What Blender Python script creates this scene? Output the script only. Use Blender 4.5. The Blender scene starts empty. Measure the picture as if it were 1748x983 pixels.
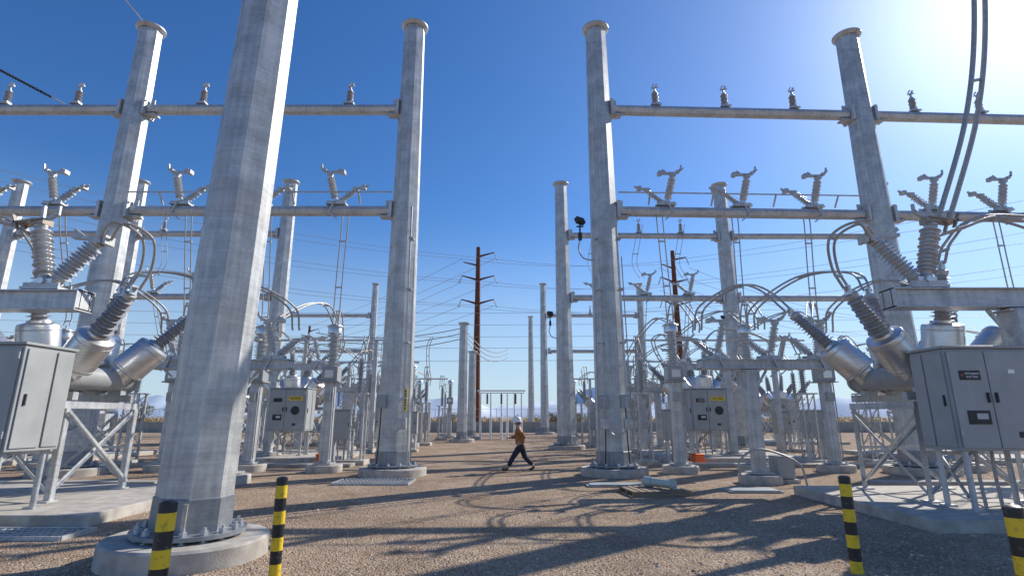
import bpy, math, random
from mathutils import Vector, Matrix, noise
random.seed(7)
R=math.radians
V=Vector
sc=bpy.context.scene
C=sc.collection
# ---------------------------------------------------------------- camera
cam=bpy.data.cameras.new('camera'); co=bpy.data.objects.new('camera',cam); C.objects.link(co)
co.location=(0,0,1.8); co.rotation_euler=(R(90+13.7),0,0)
cam.sensor_width=36; cam.lens=36*905/1748; cam.clip_start=.1; cam.clip_end=30000
sc.camera=co
sc.view_settings.view_transform='Standard'; sc.view_settings.look='None'; sc.view_settings.exposure=0
# ---------------------------------------------------------------- light
AZ,EL=R(50.5),R(33)
sdir=V((math.sin(AZ)*math.cos(EL),math.cos(AZ)*math.cos(EL),math.sin(EL)))
w=bpy.data.worlds.new('World'); sc.world=w; w.use_nodes=True
nt=w.node_tree; bg=nt.nodes['Background']; N=nt.nodes.new; Lk=nt.links.new
sky=N('ShaderNodeTexSky'); sky.sky_type='NISHITA'; sky.sun_disc=False
sky.sun_elevation=EL; sky.sun_rotation=AZ; sky.air_density=1.0; sky.dust_density=.3; sky.ozone_density=3.0
hs=N('ShaderNodeHueSaturation'); hs.inputs['Saturation'].default_value=1.2; Lk(sky.outputs[0],hs.inputs['Color'])
tn=N('ShaderNodeMix'); tn.data_type='RGBA'; tn.blend_type='MULTIPLY'; tn.inputs['Factor'].default_value=1; tn.inputs['B'].default_value=(.78,.97,1.22,1); Lk(hs.outputs[0],tn.inputs['A'])
tc=N('ShaderNodeTexCoord'); sp=N('ShaderNodeSeparateXYZ'); Lk(tc.outputs['Generated'],sp.inputs[0])
mr=N('ShaderNodeMapRange'); mr.interpolation_type='SMOOTHSTEP'; mr.inputs['From Min'].default_value=-.05; mr.inputs['From Max'].default_value=.38; mr.inputs['To Min'].default_value=.88; mr.inputs['To Max'].default_value=0; Lk(sp.outputs['Z'],mr.inputs['Value'])
hz=N('ShaderNodeMix'); hz.data_type='RGBA'; hz.inputs['B'].default_value=(4.9,6.2,7.3,1); Lk(mr.outputs[0],hz.inputs['Factor']); Lk(tn.outputs['Result'],hz.inputs['A'])
# bright haze around the sun
dt=N('ShaderNodeVectorMath'); dt.operation='DOT_PRODUCT'; dt.inputs[1].default_value=tuple(sdir); Lk(tc.outputs['Generated'],dt.inputs[0])
mx0=N('ShaderNodeMath'); mx0.operation='MAXIMUM'; mx0.inputs[1].default_value=0; Lk(dt.outputs['Value'],mx0.inputs[0])
def glow(p,k):
    pw=N('ShaderNodeMath'); pw.operation='POWER'; pw.inputs[1].default_value=p; Lk(mx0.outputs[0],pw.inputs[0])
    ml=N('ShaderNodeMath'); ml.operation='MULTIPLY'; ml.inputs[1].default_value=k; Lk(pw.outputs[0],ml.inputs[0]); return ml.outputs[0]
sm=N('ShaderNodeMath'); Lk(glow(9,.9),sm.inputs[0]); Lk(glow(60,5),sm.inputs[1])
cm=N('ShaderNodeCombineColor'); [Lk(sm.outputs[0],cm.inputs[k]) for k in range(3)]
gl=N('ShaderNodeMix'); gl.data_type='RGBA'; gl.blend_type='ADD'; gl.inputs['Factor'].default_value=1; Lk(hz.outputs['Result'],gl.inputs['A']); Lk(cm.outputs[0],gl.inputs['B'])
Lk(gl.outputs['Result'],bg.inputs[0]); bg.inputs[1].default_value=.115
sl=bpy.data.lights.new('sun','SUN'); sl.energy=5; sl.angle=R(.5); sl.color=(1,.94,.84)
so=bpy.data.objects.new('sun',sl); C.objects.link(so)
so.rotation_euler=sdir.to_track_quat('Z','Y').to_euler(); so.location=(40,30,40)
# ---------------------------------------------------------------- materials
def mat(name,c1,c2=None,rough=.5,metal=0,scale=8,bump=0,bscale=None,stretch=None,detail=4,spec=None):
    m=bpy.data.materials.new(name); m.use_nodes=True; n=m.node_tree.nodes; l=m.node_tree.links
    b=n['Principled BSDF']; b.inputs['Roughness'].default_value=rough; b.inputs['Metallic'].default_value=metal
    if spec is not None: b.inputs['Specular IOR Level'].default_value=spec
    tc=n.new('ShaderNodeTexCoord'); mp=n.new('ShaderNodeMapping'); l.new(tc.outputs['Object'],mp.inputs[0])
    if stretch: mp.inputs['Scale'].default_value=stretch
    nz=n.new('ShaderNodeTexNoise'); nz.inputs['Scale'].default_value=scale; nz.inputs['Detail'].default_value=detail
    l.new(mp.outputs[0],nz.inputs['Vector'])
    rp=n.new('ShaderNodeValToRGB'); rp.color_ramp.elements[0].position=.32; rp.color_ramp.elements[1].position=.68
    rp.color_ramp.elements[0].color=(*c1,1); rp.color_ramp.elements[1].color=(*(c2 or c1),1)
    l.new(nz.outputs[0],rp.inputs[0]); l.new(rp.outputs[0],b.inputs['Base Color'])
    if bump:
        n2=n.new('ShaderNodeTexNoise'); n2.inputs['Scale'].default_value=bscale or scale*4; n2.inputs['Detail'].default_value=3
        l.new(tc.outputs['Object'],n2.inputs['Vector'])
        bp=n.new('ShaderNodeBump'); bp.inputs['Strength'].default_value=bump; bp.inputs['Distance'].default_value=.02
        l.new(n2.outputs[0],bp.inputs['Height']); l.new(bp.outputs[0],b.inputs['Normal'])
    return m
def steel_mat(name,lo,hi,stain=.5,fine=.12):
    m=bpy.data.materials.new(name); m.use_nodes=True; n=m.node_tree.nodes; l=m.node_tree.links
    b=n['Principled BSDF']; b.inputs['Metallic'].default_value=.4
    tc=n.new('ShaderNodeTexCoord')
    mpz=n.new('ShaderNodeMapping'); mpz.inputs['Scale'].default_value=(1,1,2.2); l.new(tc.outputs['Object'],mpz.inputs[0])
    vo=n.new('ShaderNodeTexVoronoi'); vo.inputs['Scale'].default_value=34; l.new(mpz.outputs[0],vo.inputs['Vector'])
    nz=n.new('ShaderNodeTexNoise'); nz.inputs['Scale'].default_value=2.2; nz.inputs['Detail'].default_value=9; nz.inputs['Roughness'].default_value=.65; l.new(tc.outputs['Object'],nz.inputs['Vector'])
    mp=n.new('ShaderNodeMapping'); mp.inputs['Scale'].default_value=(12,12,.3); l.new(tc.outputs['Object'],mp.inputs[0])
    st=n.new('ShaderNodeTexNoise'); st.inputs['Scale'].default_value=1; st.inputs['Detail'].default_value=6; l.new(mp.outputs[0],st.inputs['Vector'])
    mph=n.new('ShaderNodeMapping'); mph.inputs['Scale'].default_value=(1.5,1.5,26); l.new(tc.outputs['Object'],mph.inputs[0])
    sh=n.new('ShaderNodeTexNoise'); sh.inputs['Scale'].default_value=1; sh.inputs['Detail'].default_value=3; l.new(mph.outputs[0],sh.inputs['Vector'])
    bw=n.new('ShaderNodeRGBToBW'); l.new(vo.outputs['Color'],bw.inputs[0])
    def ma(x,k,y):
        q=n.new('ShaderNodeMath'); q.operation='MULTIPLY_ADD'; q.inputs[1].default_value=k; l.new(x,q.inputs[0]); l.new(y,q.inputs[2]); return q.outputs[0]
    a1=ma(bw.outputs[0],fine,nz.outputs[0]); a2=ma(st.outputs[0],.6,a1); a3=ma(sh.outputs[0],.3,a2)
    rp=n.new('ShaderNodeValToRGB'); rp.color_ramp.elements[0].position=.66; rp.color_ramp.elements[1].position=1.0
    h2=n.new('ShaderNodeMath'); h2.operation='SUBTRACT'; h2.inputs[1].default_value=.17; l.new(a3,h2.inputs[0])
    rp.color_ramp.elements[0].color=(*lo,1); rp.color_ramp.elements[1].color=(*hi,1); l.new(h2.outputs[0],rp.inputs[0])
    mp2=n.new('ShaderNodeMapping'); mp2.inputs['Scale'].default_value=(.15,.15,.55); l.new(tc.outputs['Object'],mp2.inputs[0])
    n3=n.new('ShaderNodeTexNoise'); n3.inputs['Scale'].default_value=1.3; n3.inputs['Detail'].default_value=6; l.new(mp2.outputs[0],n3.inputs['Vector'])
    r3=n.new('ShaderNodeValToRGB'); r3.color_ramp.elements[0].position=.52; r3.color_ramp.elements[1].position=.68
    r3.color_ramp.elements[0].color=(0,0,0,1); r3.color_ramp.elements[1].color=(stain,)*3+(1,); l.new(n3.outputs[0],r3.inputs[0])
    mx=n.new('ShaderNodeMix'); mx.data_type='RGBA'; mx.inputs['B'].default_value=(.38,.31,.24,1)
    l.new(r3.outputs[0],mx.inputs['Factor']); l.new(rp.outputs[0],mx.inputs['A']); l.new(mx.outputs['Result'],b.inputs['Base Color'])
    rr=n.new('ShaderNodeMapRange'); rr.inputs['To Min'].default_value=.36; rr.inputs['To Max'].default_value=.6; l.new(nz.outputs[0],rr.inputs['Value']); l.new(rr.outputs[0],b.inputs['Roughness'])
    bp=n.new('ShaderNodeBump'); bp.inputs['Strength'].default_value=.15; bp.inputs['Distance'].default_value=.015; l.new(a3,bp.inputs['Height']); l.new(bp.outputs[0],b.inputs['Normal'])
    return m
M={}
M['pole']=steel_mat('galvanised_pole',(.37,.38,.38),(.62,.63,.62),.5)
M['sleeve']=steel_mat('dark_galvanised_sleeve',(.22,.24,.26),(.34,.36,.38),.1)
M['steel']=steel_mat('galvanised_steel',(.36,.375,.385),(.60,.61,.62),.15,.2)
M['alu']=mat('brushed_aluminium',(.60,.60,.60),(.78,.78,.77),.36,.9,3,stretch=(1,1,25))
M['cable']=mat('aluminium_cable',(.36,.35,.33),(.48,.46,.44),.5,.25,20)
M['porc']=mat('grey_porcelain',(.30,.31,.33),(.40,.41,.43),.25,0,6)
M['porcl']=mat('pale_porcelain',(.50,.51,.52),(.60,.61,.62),.25,0,6)
M['cab']=mat('cabinet_paint',(.33,.345,.34),(.40,.415,.41),.42,0,2,.03,60,detail=7)
M['cabd']=mat('cabinet_door_paint',(.35,.365,.36),(.42,.435,.43),.4,0,2.5,.03,60,detail=7)
M['tank']=mat('tank_paint',(.30,.31,.31),(.38,.39,.39),.45,0,3)
M['cast']=mat('cast_fitting',(.42,.41,.39),(.58,.57,.55),.42,.4,9,.1)
M['bronze']=mat('bronze_contact',(.28,.23,.18),(.42,.36,.30),.42,.5,9)
M['black']=mat('black_plastic',(.02,.02,.022),(.035,.035,.035),.45)
M['dark']=mat('dark_gap',(.05,.05,.055),None,.6)
M['conc']=mat('concrete',(.38,.34,.29),(.58,.54,.48),.85,0,4,.3,60,detail=10)
M['concd']=mat('weathered_concrete',(.34,.31,.27),(.45,.41,.36),.9,0,2,.3,30,detail=8)
M['rust']=mat('rust_steel',(.12,.04,.022),(.20,.075,.04),.85,.1,3,.1)
M['yellow']=mat('yellow_plate',(.85,.60,.03),(.9,.66,.05),.4)
M['orange']=mat('orange_plastic',(.85,.13,.02),(.9,.17,.03),.4,0,5)
M['white']=mat('white_paint',(.86,.86,.85),(.92,.92,.90),.35)
M['wood']=mat('pallet_wood',(.22,.16,.11),(.36,.28,.20),.85,0,4,.2,stretch=(1,14,14))
M['teal']=mat('pale_green_porcelain',(.42,.48,.45),(.52,.57,.54),.35)
M['jacket']=mat('brown_canvas',(.26,.11,.035),(.38,.17,.06),.85,0,9,.3,40)
M['denim']=mat('dark_denim',(.014,.018,.032),(.03,.036,.06),.85,0,14)
M['skin']=mat('skin',(.42,.24,.17),(.48,.29,.21),.55)
M['boot']=mat('leather_boot',(.06,.035,.02),(.10,.06,.035),.6)
M['mount']=mat('haze_tinted_rock',(.66,.74,.84),(.80,.86,.92),1,0,.0016,spec=0)  # aerial haze and distance painted in as a pale blue base colour
M['bark']=mat('bark',(.10,.08,.06),(.17,.13,.1),.9,0,12,.4)
M['plate']=mat('grey_green_sheet',(.30,.34,.33),(.40,.44,.43),.6,0,3)
M['lens']=mat('lamp_glass',(.5,.52,.55),None,.1)
def leaf_mat(name,a,b):
    m=bpy.data.materials.new(name); m.use_nodes=True; n=m.node_tree.nodes; l=m.node_tree.links
    g=n.new('ShaderNodeNewGeometry'); r=n.new('ShaderNodeValToRGB'); r.color_ramp.elements[0].color=(*a,1); r.color_ramp.elements[1].color=(*b,1)
    l.new(g.outputs['Random Per Island'],r.inputs[0]); l.new(r.outputs[0],n['Principled BSDF'].inputs['Base Color']); n['Principled BSDF'].inputs['Roughness'].default_value=.8
    return m
M['leaf']=leaf_mat('desert_leaf',(.10,.11,.04),(.32,.29,.13))
M['brush']=leaf_mat('dry_brush',(.20,.17,.06),(.58,.46,.22))
M['stone']=leaf_mat('gravel_stone',(.22,.155,.11),(.68,.57,.46))
# striped bollard
m=bpy.data.materials.new('striped_bollard'); m.use_nodes=True; n=m.node_tree.nodes; l=m.node_tree.links
tc=n.new('ShaderNodeTexCoord'); sp=n.new('ShaderNodeSeparateXYZ'); l.new(tc.outputs['Object'],sp.inputs[0])
a=n.new('ShaderNodeMath'); a.operation='MULTIPLY_ADD'; a.inputs[1].default_value=1/.29; a.inputs[2].default_value=.04; l.new(sp.outputs['Z'],a.inputs[0])
f=n.new('ShaderNodeMath'); f.operation='FRACT'; l.new(a.outputs[0],f.inputs[0])
g=n.new('ShaderNodeMath'); g.operation='GREATER_THAN'; g.inputs[1].default_value=.5; l.new(f.outputs[0],g.inputs[0])
nz=n.new('ShaderNodeTexNoise'); nz.inputs['Scale'].default_value=16; nz.inputs['Detail'].default_value=8; l.new(tc.outputs['Object'],nz.inputs['Vector'])
r1=n.new('ShaderNodeValToRGB'); r1.color_ramp.elements[0].position=.3; r1.color_ramp.elements[0].color=(.55,.36,.03,1); r1.color_ramp.elements[1].position=.45; r1.color_ramp.elements[1].color=(.88,.60,.02,1); l.new(nz.outputs[0],r1.inputs[0])
r2=n.new('ShaderNodeValToRGB'); r2.color_ramp.elements[0].position=.58; r2.color_ramp.elements[0].color=(.018,.018,.02,1); r2.color_ramp.elements[1].position=.75; r2.color_ramp.elements[1].color=(.12,.11,.10,1); l.new(nz.outputs[0],r2.inputs[0])
mx=n.new('ShaderNodeMix'); mx.data_type='RGBA'; l.new(r2.outputs[0],mx.inputs['B']); l.new(g.outputs[0],mx.inputs['Factor']); l.new(r1.outputs[0],mx.inputs['A']); l.new(mx.outputs['Result'],n['Principled BSDF'].inputs['Base Color']); n['Principled BSDF'].inputs['Roughness'].default_value=.42
M['stripe']=m
# gravel ground
m=bpy.data.materials.new('gravel'); m.use_nodes=True; n=m.node_tree.nodes; l=m.node_tree.links; b=n['Principled BSDF']; b.inputs['Roughness'].default_value=.95; b.inputs['Specular IOR Level'].default_value=.1
tc=n.new('ShaderNodeTexCoord')
v1=n.new('ShaderNodeTexVoronoi'); v1.inputs['Scale'].default_value=34; l.new(tc.outputs['Object'],v1.inputs['Vector'])
v2=n.new('ShaderNodeTexVoronoi'); v2.inputs['Scale'].default_value=70; l.new(tc.outputs['Object'],v2.inputs['Vector'])
bw=n.new('ShaderNodeRGBToBW'); l.new(v1.outputs['Color'],bw.inputs[0])
bw2=n.new('ShaderNodeRGBToBW'); l.new(v2.outputs['Color'],bw2.inputs[0])
ad=n.new('ShaderNodeMath'); ad.operation='ADD'; l.new(bw.outputs[0],ad.inputs[0]); l.new(bw2.outputs[0],ad.inputs[1])
hf=n.new('ShaderNodeMath'); hf.operation='MULTIPLY'; hf.inputs[1].default_value=.5; l.new(ad.outputs[0],hf.inputs[0])
rp=n.new('ShaderNodeValToRGB'); e=rp.color_ramp.elements; e[0].position=.2; e[0].color=(.25,.175,.12,1); e[1].position=.8; e[1].color=(.70,.58,.46,1)
q=e.new(.5); q.color=(.46,.355,.265,1); l.new(hf.outputs[0],rp.inputs[0])
n1=n.new('ShaderNodeTexNoise'); n1.inputs['Scale'].default_value=.45; n1.inputs['Detail'].default_value=9; n1.inputs['Roughness'].default_value=.7; l.new(tc.outputs['Object'],n1.inputs['Vector'])
r2=n.new('ShaderNodeValToRGB'); r2.color_ramp.elements[0].position=.35; r2.color_ramp.elements[0].color=(.66,.59,.52,1); r2.color_ramp.elements[1].position=.65; r2.color_ramp.elements[1].color=(1.08,1.04,.98,1); l.new(n1.outputs[0],r2.inputs[0])
mx=n.new('ShaderNodeMix'); mx.data_type='RGBA'; mx.blend_type='MULTIPLY'; mx.inputs['Factor'].default_value=1; l.new(rp.outputs[0],mx.inputs['A']); l.new(r2.outputs[0],mx.inputs['B']); l.new(mx.outputs['Result'],b.inputs['Base Color'])
bp=n.new('ShaderNodeBump'); bp.inputs['Strength'].default_value=.9; bp.inputs['Distance'].default_value=.025; bp.invert=True; l.new(v1.outputs['Distance'],bp.inputs['Height'])
bp2=n.new('ShaderNodeBump'); bp2.inputs['Strength'].default_value=.6; bp2.inputs['Distance'].default_value=.15; l.new(n1.outputs[0],bp2.inputs['Height']); l.new(bp2.outputs[0],bp.inputs['Normal']); l.new(bp.outputs[0],b.inputs['Normal'])
M['gravel']=m
# ---------------------------------------------------------------- mesh builder
def perp(d):
    d=V(d).normalized(); u=V((0,0,1)).cross(d) if abs(d.z)<.95 else V((0,1,0)).cross(d)
    u.normalize(); return u,d.cross(u)
class MB:
    def __init__(s): s.v=[]; s.f=[]
    def tube(s,pts,rs,n=8,phase=0,d=None,caps=True):
        pts=[V(p) for p in pts]
        if not isinstance(rs,(list,tuple)): rs=[rs]*len(pts)
        if d is not None: u,w_=perp(d)
        else: u,w_=perp(pts[1]-pts[0])
        b0=len(s.v)
        for i,p in enumerate(pts):
            if d is None and len(pts)>2:
                t=(pts[min(i+1,len(pts)-1)]-pts[max(i-1,0)]).normalized()
                u=(u-t*u.dot(t)).normalized(); w_=t.cross(u)
            for k in range(n):
                an=2*math.pi*k/n+phase; s.v.append(p+(u*math.cos(an)+w_*math.sin(an))*rs[i])
        for i in range(len(pts)-1):
            for k in range(n):
                a=b0+i*n+k; b=b0+i*n+(k+1)%n; s.f.append((a,b,b+n,a+n))
        if caps:
            s.f.append(tuple(b0+k for k in reversed(range(n)))); e=b0+(len(pts)-1)*n; s.f.append(tuple(e+k for k in range(n)))
        return s
    def lathe(s,p,d,prof,n=24,phase=0):
        p=V(p); d=V(d).normalized(); return s.tube([p+d*h for r,h in prof],[r for r,h in prof],n,phase,d)
    def cyl(s,p0,p1,r,n=12,r1=None): return s.tube([p0,p1],[r,r if r1 is None else r1],n)
    def box(s,c,z,m=None):
        b0=len(s.v); c=V(c)
        for x in (-.5,.5):
            for y in (-.5,.5):
                for k in (-.5,.5):
                    q=V((x*z[0],y*z[1],k*z[2]))
                    if m: q=m@q
                    s.v.append(c+q)
        for f in ((0,1,3,2),(4,6,7,5),(0,4,5,1),(2,3,7,6),(0,2,6,4),(1,5,7,3)): s.f.append(tuple(b0+i for i in f))
        return s
    def bar(s,p0,p1,w_,h):
        p0=V(p0);p1=V(p1); d=p1-p0; u,v=perp(d); m=Matrix((u,v,d.normalized())).transposed()
        return s.box((p0+p1)/2,(w_,h,d.length),m)
    def ang(s,p0,p1,w_=.09,t=.012):
        p0=V(p0);p1=V(p1); d=p1-p0; u,v=perp(d); m=Matrix((u,v,d.normalized())).transposed(); c=(p0+p1)/2
        s.box(c,(w_,t,d.length),m); s.box(c+u*(w_/2)+v*(w_/2+.004),(t,w_,d.length),m); return s
    def ins(s,p,d,L,r,R_,ns,n=20,taper=1.0):
        pr=[(r*1.15,0),(r*1.15,.03*L)]
        h0=.05*L; hp=(L*.9)/ns
        for i in range(ns):
            k=1+(taper-1)*i/ns; h=h0+i*hp; rr=R_*k*(1 if i%2==0 else .88); c=r*k
            pr+=[(c,h),(c,h+.30*hp),(rr,h+.50*hp),(rr,h+.60*hp),(c,h+.82*hp)]
        pr+=[(r*1.15*taper,L*.96),(r*1.15*taper,L)]
        return s.lathe(p,d,pr,n)
    def build(s,name,mt,parent=None,bev=0,loc=None,flat=False):
        me=bpy.data.meshes.new(name); me.from_pydata([tuple(v) for v in s.v],[],s.f); me.materials.append(M[mt] if isinstance(mt,str) else mt)
        if not flat:
            me.polygons.foreach_set('use_smooth',[True]*len(me.polygons)); me.set_sharp_from_angle(angle=R(33))
        me.update(); o=bpy.data.objects.new(name,me); C.objects.link(o)
        if parent: o.parent=parent
        if loc: o.location=loc
        if bev:
            q=o.modifiers.new('Bevel','BEVEL'); q.width=bev; q.segments=2; q.limit_method='ANGLE'
        return o
def tag(o,label,cat,group=None):
    o['label']=label; o['category']=cat
    if group: o['group']=group
    return o
def thing(name,label,cat,loc=(0,0,0),rz=0,group=None):
    o=bpy.data.objects.new(name,None); o.empty_display_size=.2; C.objects.link(o); o.location=loc; o.rotation_euler=(0,0,rz); return tag(o,label,cat,group)
def copy_tree(o,parent=None):
    c=o.copy(); C.objects.link(c); c.parent=parent
    for ch in list(o.children): copy_tree(ch,c)
    return c
def dup(o,label,loc,rz=0,group=None,scale=None):
    c=copy_tree(o); c['label']=label; c.location=loc; c.rotation_euler=(0,0,rz)
    if group: c['group']=group
    if scale: c.scale=scale
    return c
def text(s,size,mt,parent,loc,rot=(R(90),0,0),name='lettering'):
    cu=bpy.data.curves.new('t','FONT'); cu.body=s; cu.size=size; cu.align_x='CENTER'; cu.align_y='CENTER'; cu.extrude=.002
    t=bpy.data.objects.new('t',cu); C.objects.link(t); bpy.context.view_layer.update()
    me=bpy.data.meshes.new_from_object(t.evaluated_get(bpy.context.evaluated_depsgraph_get())); bpy.data.objects.remove(t)
    me.materials.clear(); me.materials.append(M[mt]); o=bpy.data.objects.new(name,me); C.objects.link(o); o.parent=parent; o.location=loc; o.rotation_euler=rot
    return o
def struct(o): o['kind']='structure'; return o
def crom(P,n=10):
    P=[V(p) for p in P]; P=[P[0]*2-P[1]]+P+[P[-1]*2-P[-2]]; out=[]
    for i in range(1,len(P)-2):
        a,b,c,d=P[i-1:i+3]
        for k in range(n):
            t=k/n; out.append(.5*((2*b)+(c-a)*t+(2*a-5*b+4*c-d)*t*t+(3*b-a-3*c+d)*t**3))
    out.append(P[-2]); return out
def wire(p0,p1,sag,r,label,group=None,name='overhead_wire',cat='wire',mt='cable',n=14,sides=5):
    p0=V(p0);p1=V(p1)
    pts=[p0.lerp(p1,i/n)-V((0,0,sag*4*(i/n)*(1-i/n))) for i in range(n+1)]
    return tag(MB().tube(pts,r,sides).build(name,mt),label,cat,group)
# ---------------------------------------------------------------- ground & setting
g=MB()
g.v=[V((-9000,-300,0)),V((9000,-300,0)),V((9000,12000,0)),V((-9000,12000,0))]; g.f=[(0,1,2,3)]
struct(g.build('ground','gravel',flat=True))
s=MB()
for i in range(40000):
    y=5.5+17*random.random()**1.5; x=(random.random()*2-1)*(y*1.05+1)
    q=random.uniform(.006,.018)*(1 if random.random()<.97 else 2.0); b0=len(s.v); an=random.random()*6.28
    ca,sa=math.cos(an),math.sin(an)
    for (a,b,c) in ((1,0,0),(0,1.,0),(-1,0,0),(0,-1,0),(0,0,.9)):
        a*=random.uniform(.7,1.4)*q; b*=random.uniform(.6,1.1)*q; s.v.append(V((x+a*ca-b*sa+random.uniform(-.2,.2)*q,y+a*sa+b*ca,-.001+c*q*random.uniform(.6,1.1))))
    for f in ((0,1,4),(1,2,4),(2,3,4),(3,0,4)): s.f.append(tuple(b0+k for k in f))
o=s.build('gravel','stone',flat=True); o['kind']='stuff'; o['label']='loose tan gravel stones scattered over the yard'; o['category']='gravel'
def ridge(y,x0,x1,h,seed,dep):
    b=MB(); nx=200; ny=6
    for j in range(ny):
        for i in range(nx+1):
            x=x0+(x1-x0)*i/nx; p=noise.fractal(V((x*.0008+seed,j*.35,seed)),1.0,2.1,6)
            prof=[0,.45,.8,1,.7,0][j]; hh=max(0,h*(.68+.5*p))*prof
            b.v.append(V((x,y+j*dep,hh)))
    for j in range(ny-1):
        for i in range(nx): a=j*(nx+1)+i; b.f.append((a,a+1,a+nx+2,a+nx+1))
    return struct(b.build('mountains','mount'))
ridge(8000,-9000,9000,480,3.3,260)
t=thing('boundary_wall','long low grey concrete block wall closing off the far end of the yard','wall',(0,68,0))
MB().box((0,0,.6),(150,.25,1.2)).build('wall_body','concd',t); MB().box((0,0,1.24),(150,.33,.08)).build('coping','conc',t)
t=thing('chain_link_fence','tall thin wire fence standing beyond the low far wall','fence',(0,71,0))
for i in range(36): MB().cyl((-70+i*4,0,0),(-70+i*4,0,2.9),.04,6).build('fence_post','steel',t)
b=MB()
for z in (.1,1.0,1.9,2.85): b.cyl((-70,0,z),(70,0,z),.018,5)
b.build('fence_wire','steel',t)
def leafclump(b,c,rx,rz,n,q):
    for _ in range(n):
        while 1:
            p=V((random.uniform(-1,1),random.uniform(-1,1),random.uniform(-1,1)))
            if p.length<1: break
        p*= .6+.4*random.random()
        P=V(c)+V((p.x*rx,p.y*rx,p.z*rz)); u=V((random.gauss(0,1),random.gauss(0,1),random.gauss(0,1))).normalized(); v,_w=perp(u); k=len(b.v); ss=q*random.uniform(.5,1.3)
        b.v+= [P-u*ss,P+v*ss*.5,P+u*ss,P-v*ss*.5]; b.f.append((k,k+1,k+2,k+3))
b=MB()
for i in range(600):
    y=random.uniform(76,125); x=random.uniform(-1,1)*y*1.05; h=random.uniform(.7,1.35)
    leafclump(b,(x,y,h*.9),random.uniform(1.2,2.6),h,75,.2)
o=b.build('desert_brush','brush',flat=True); o['kind']='stuff'; o['label']='dry yellow green desert brush growing beyond the far wall'; o['category']='brush'
for i,(x,y,h,wd) in enumerate([(-9.6,80,3.0,'left of the rust brown pole'),(-16,84,3.3,'behind the inner left bays'),(6.5,82,2.9,'right of the rust brown pole'),(10.5,88,3.3,'between the distant right poles'),(-56,82,5,'at the far left behind the left equipment'),(40,84,4.6,'at the far right behind the equipment')]):
    t=thing('desert_tree','small green desert tree '+wd,'tree',(x,y,0))
    b=MB()
    for k in range(4):
        a=k*1.6+i; b.tube(crom([(0,0,0),(math.cos(a)*.25,math.sin(a)*.25,h*.3),(math.cos(a)*.9,math.sin(a)*.9,h*.65)],4),[.12-.01*j for j in range(9)],6)
    b.build('trunk','bark',t)
    b=MB()
    for k in range(12):
        a=random.random()*6.28; rr=random.uniform(.2,2.2); leafclump(b,(math.cos(a)*rr,math.sin(a)*rr,h*random.uniform(.4,.75)),random.uniform(.7,1.2),h*.2,110,.13)
    b.build('crown','leaf',t,flat=True)
def pad(x0,x1,y0,y1,h,mt='conc'):
    return struct(MB().box(((x0+x1)/2,(y0+y1)/2,h/2-.05),(x1-x0,y1-y0,h+.1)).build('concrete_pad',mt,bev=.02))
pad(6.8,13.5,9.15,13.6,.2); pad(-14.2,-7.2,9.6,14,.2)
pad(6.4,12.6,22.8,28.6,.18); pad(-13.6,-7.4,22.8,28.6,.18); pad(6.4,12.6,37.5,43,.18); pad(-13.6,-7.4,37.5,43,.18)
pad(17,23,22.8,28.6,.18); pad(17,23,37.5,43,.18); pad(-24,-18,22.8,28.6,.18); pad(-24,-18,37.5,43,.18)
pad(5.6,15,20.6,21.3,.12,'concd'); pad(-16,-6,20.6,21.3,.12,'concd'); pad(9.8,22,14.9,15.4,.14,'concd'); pad(-22,-9.5,14.9,15.4,.14,'concd')
# ---------------------------------------------------------------- poles
def pole(X,Y,H,label,r0=.57,r1=.40,nb=12,foot=(1.08,.24),group='tapered galvanised steel poles',n=8,small=False):
    t=thing('steel_pole',label,'pole',(X,Y,0),0,group); fr,fh=foot
    MB().lathe((0,0,-.1),(0,0,1),[(fr,0),(fr,fh+.07),(fr-.03,fh+.1)],40).build('footing','conc',t)
    z0=fh
    fo=MB().lathe((0,0,z0),(0,0,1),[(r0+.22,0),(r0+.22,.05)],32).build('base_flange','sleeve',t)
    if nb:
        bolt=None
        for k in range(nb):
            a=2*math.pi*k/nb
            if bolt is None:
                bolt=MB().lathe((0,0,-.09),(0,0,1),[(.045,0),(.045,.06)],6).lathe((0,0,-.03),(0,0,1),[(.022,0),(.022,.17)],8).lathe((0,0,.05),(0,0,1),[(.05,0),(.05,.055)],6).build('anchor_bolt','steel',fo)
                q=bolt
            else: q=bolt.copy(); C.objects.link(q); q.parent=fo
            q.location=(math.cos(a)*(r0+.13),math.sin(a)*(r0+.13),z0)
        fo.location.z=.04
    ph=math.pi/8
    MB().lathe((0,0,0),(0,0,1),[(r0,z0+.085),(r1,H)],n,ph).build('shaft','pole',t,flat=True)
    MB().lathe((0,0,0),(0,0,1),[(r0+.022,z0+.086),(r0+.018,z0+.5),(r0+.002,z0+.51)],n,ph).build('base_sleeve','sleeve',t,flat=True)
    MB().lathe((0,0,H),(0,0,1),[(r1+.03,-.12),(r1+.12,-.02),(r1+.12,.03),(r1+.02,.05)],24).build('cap_flange','steel',t)
    return t
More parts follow.
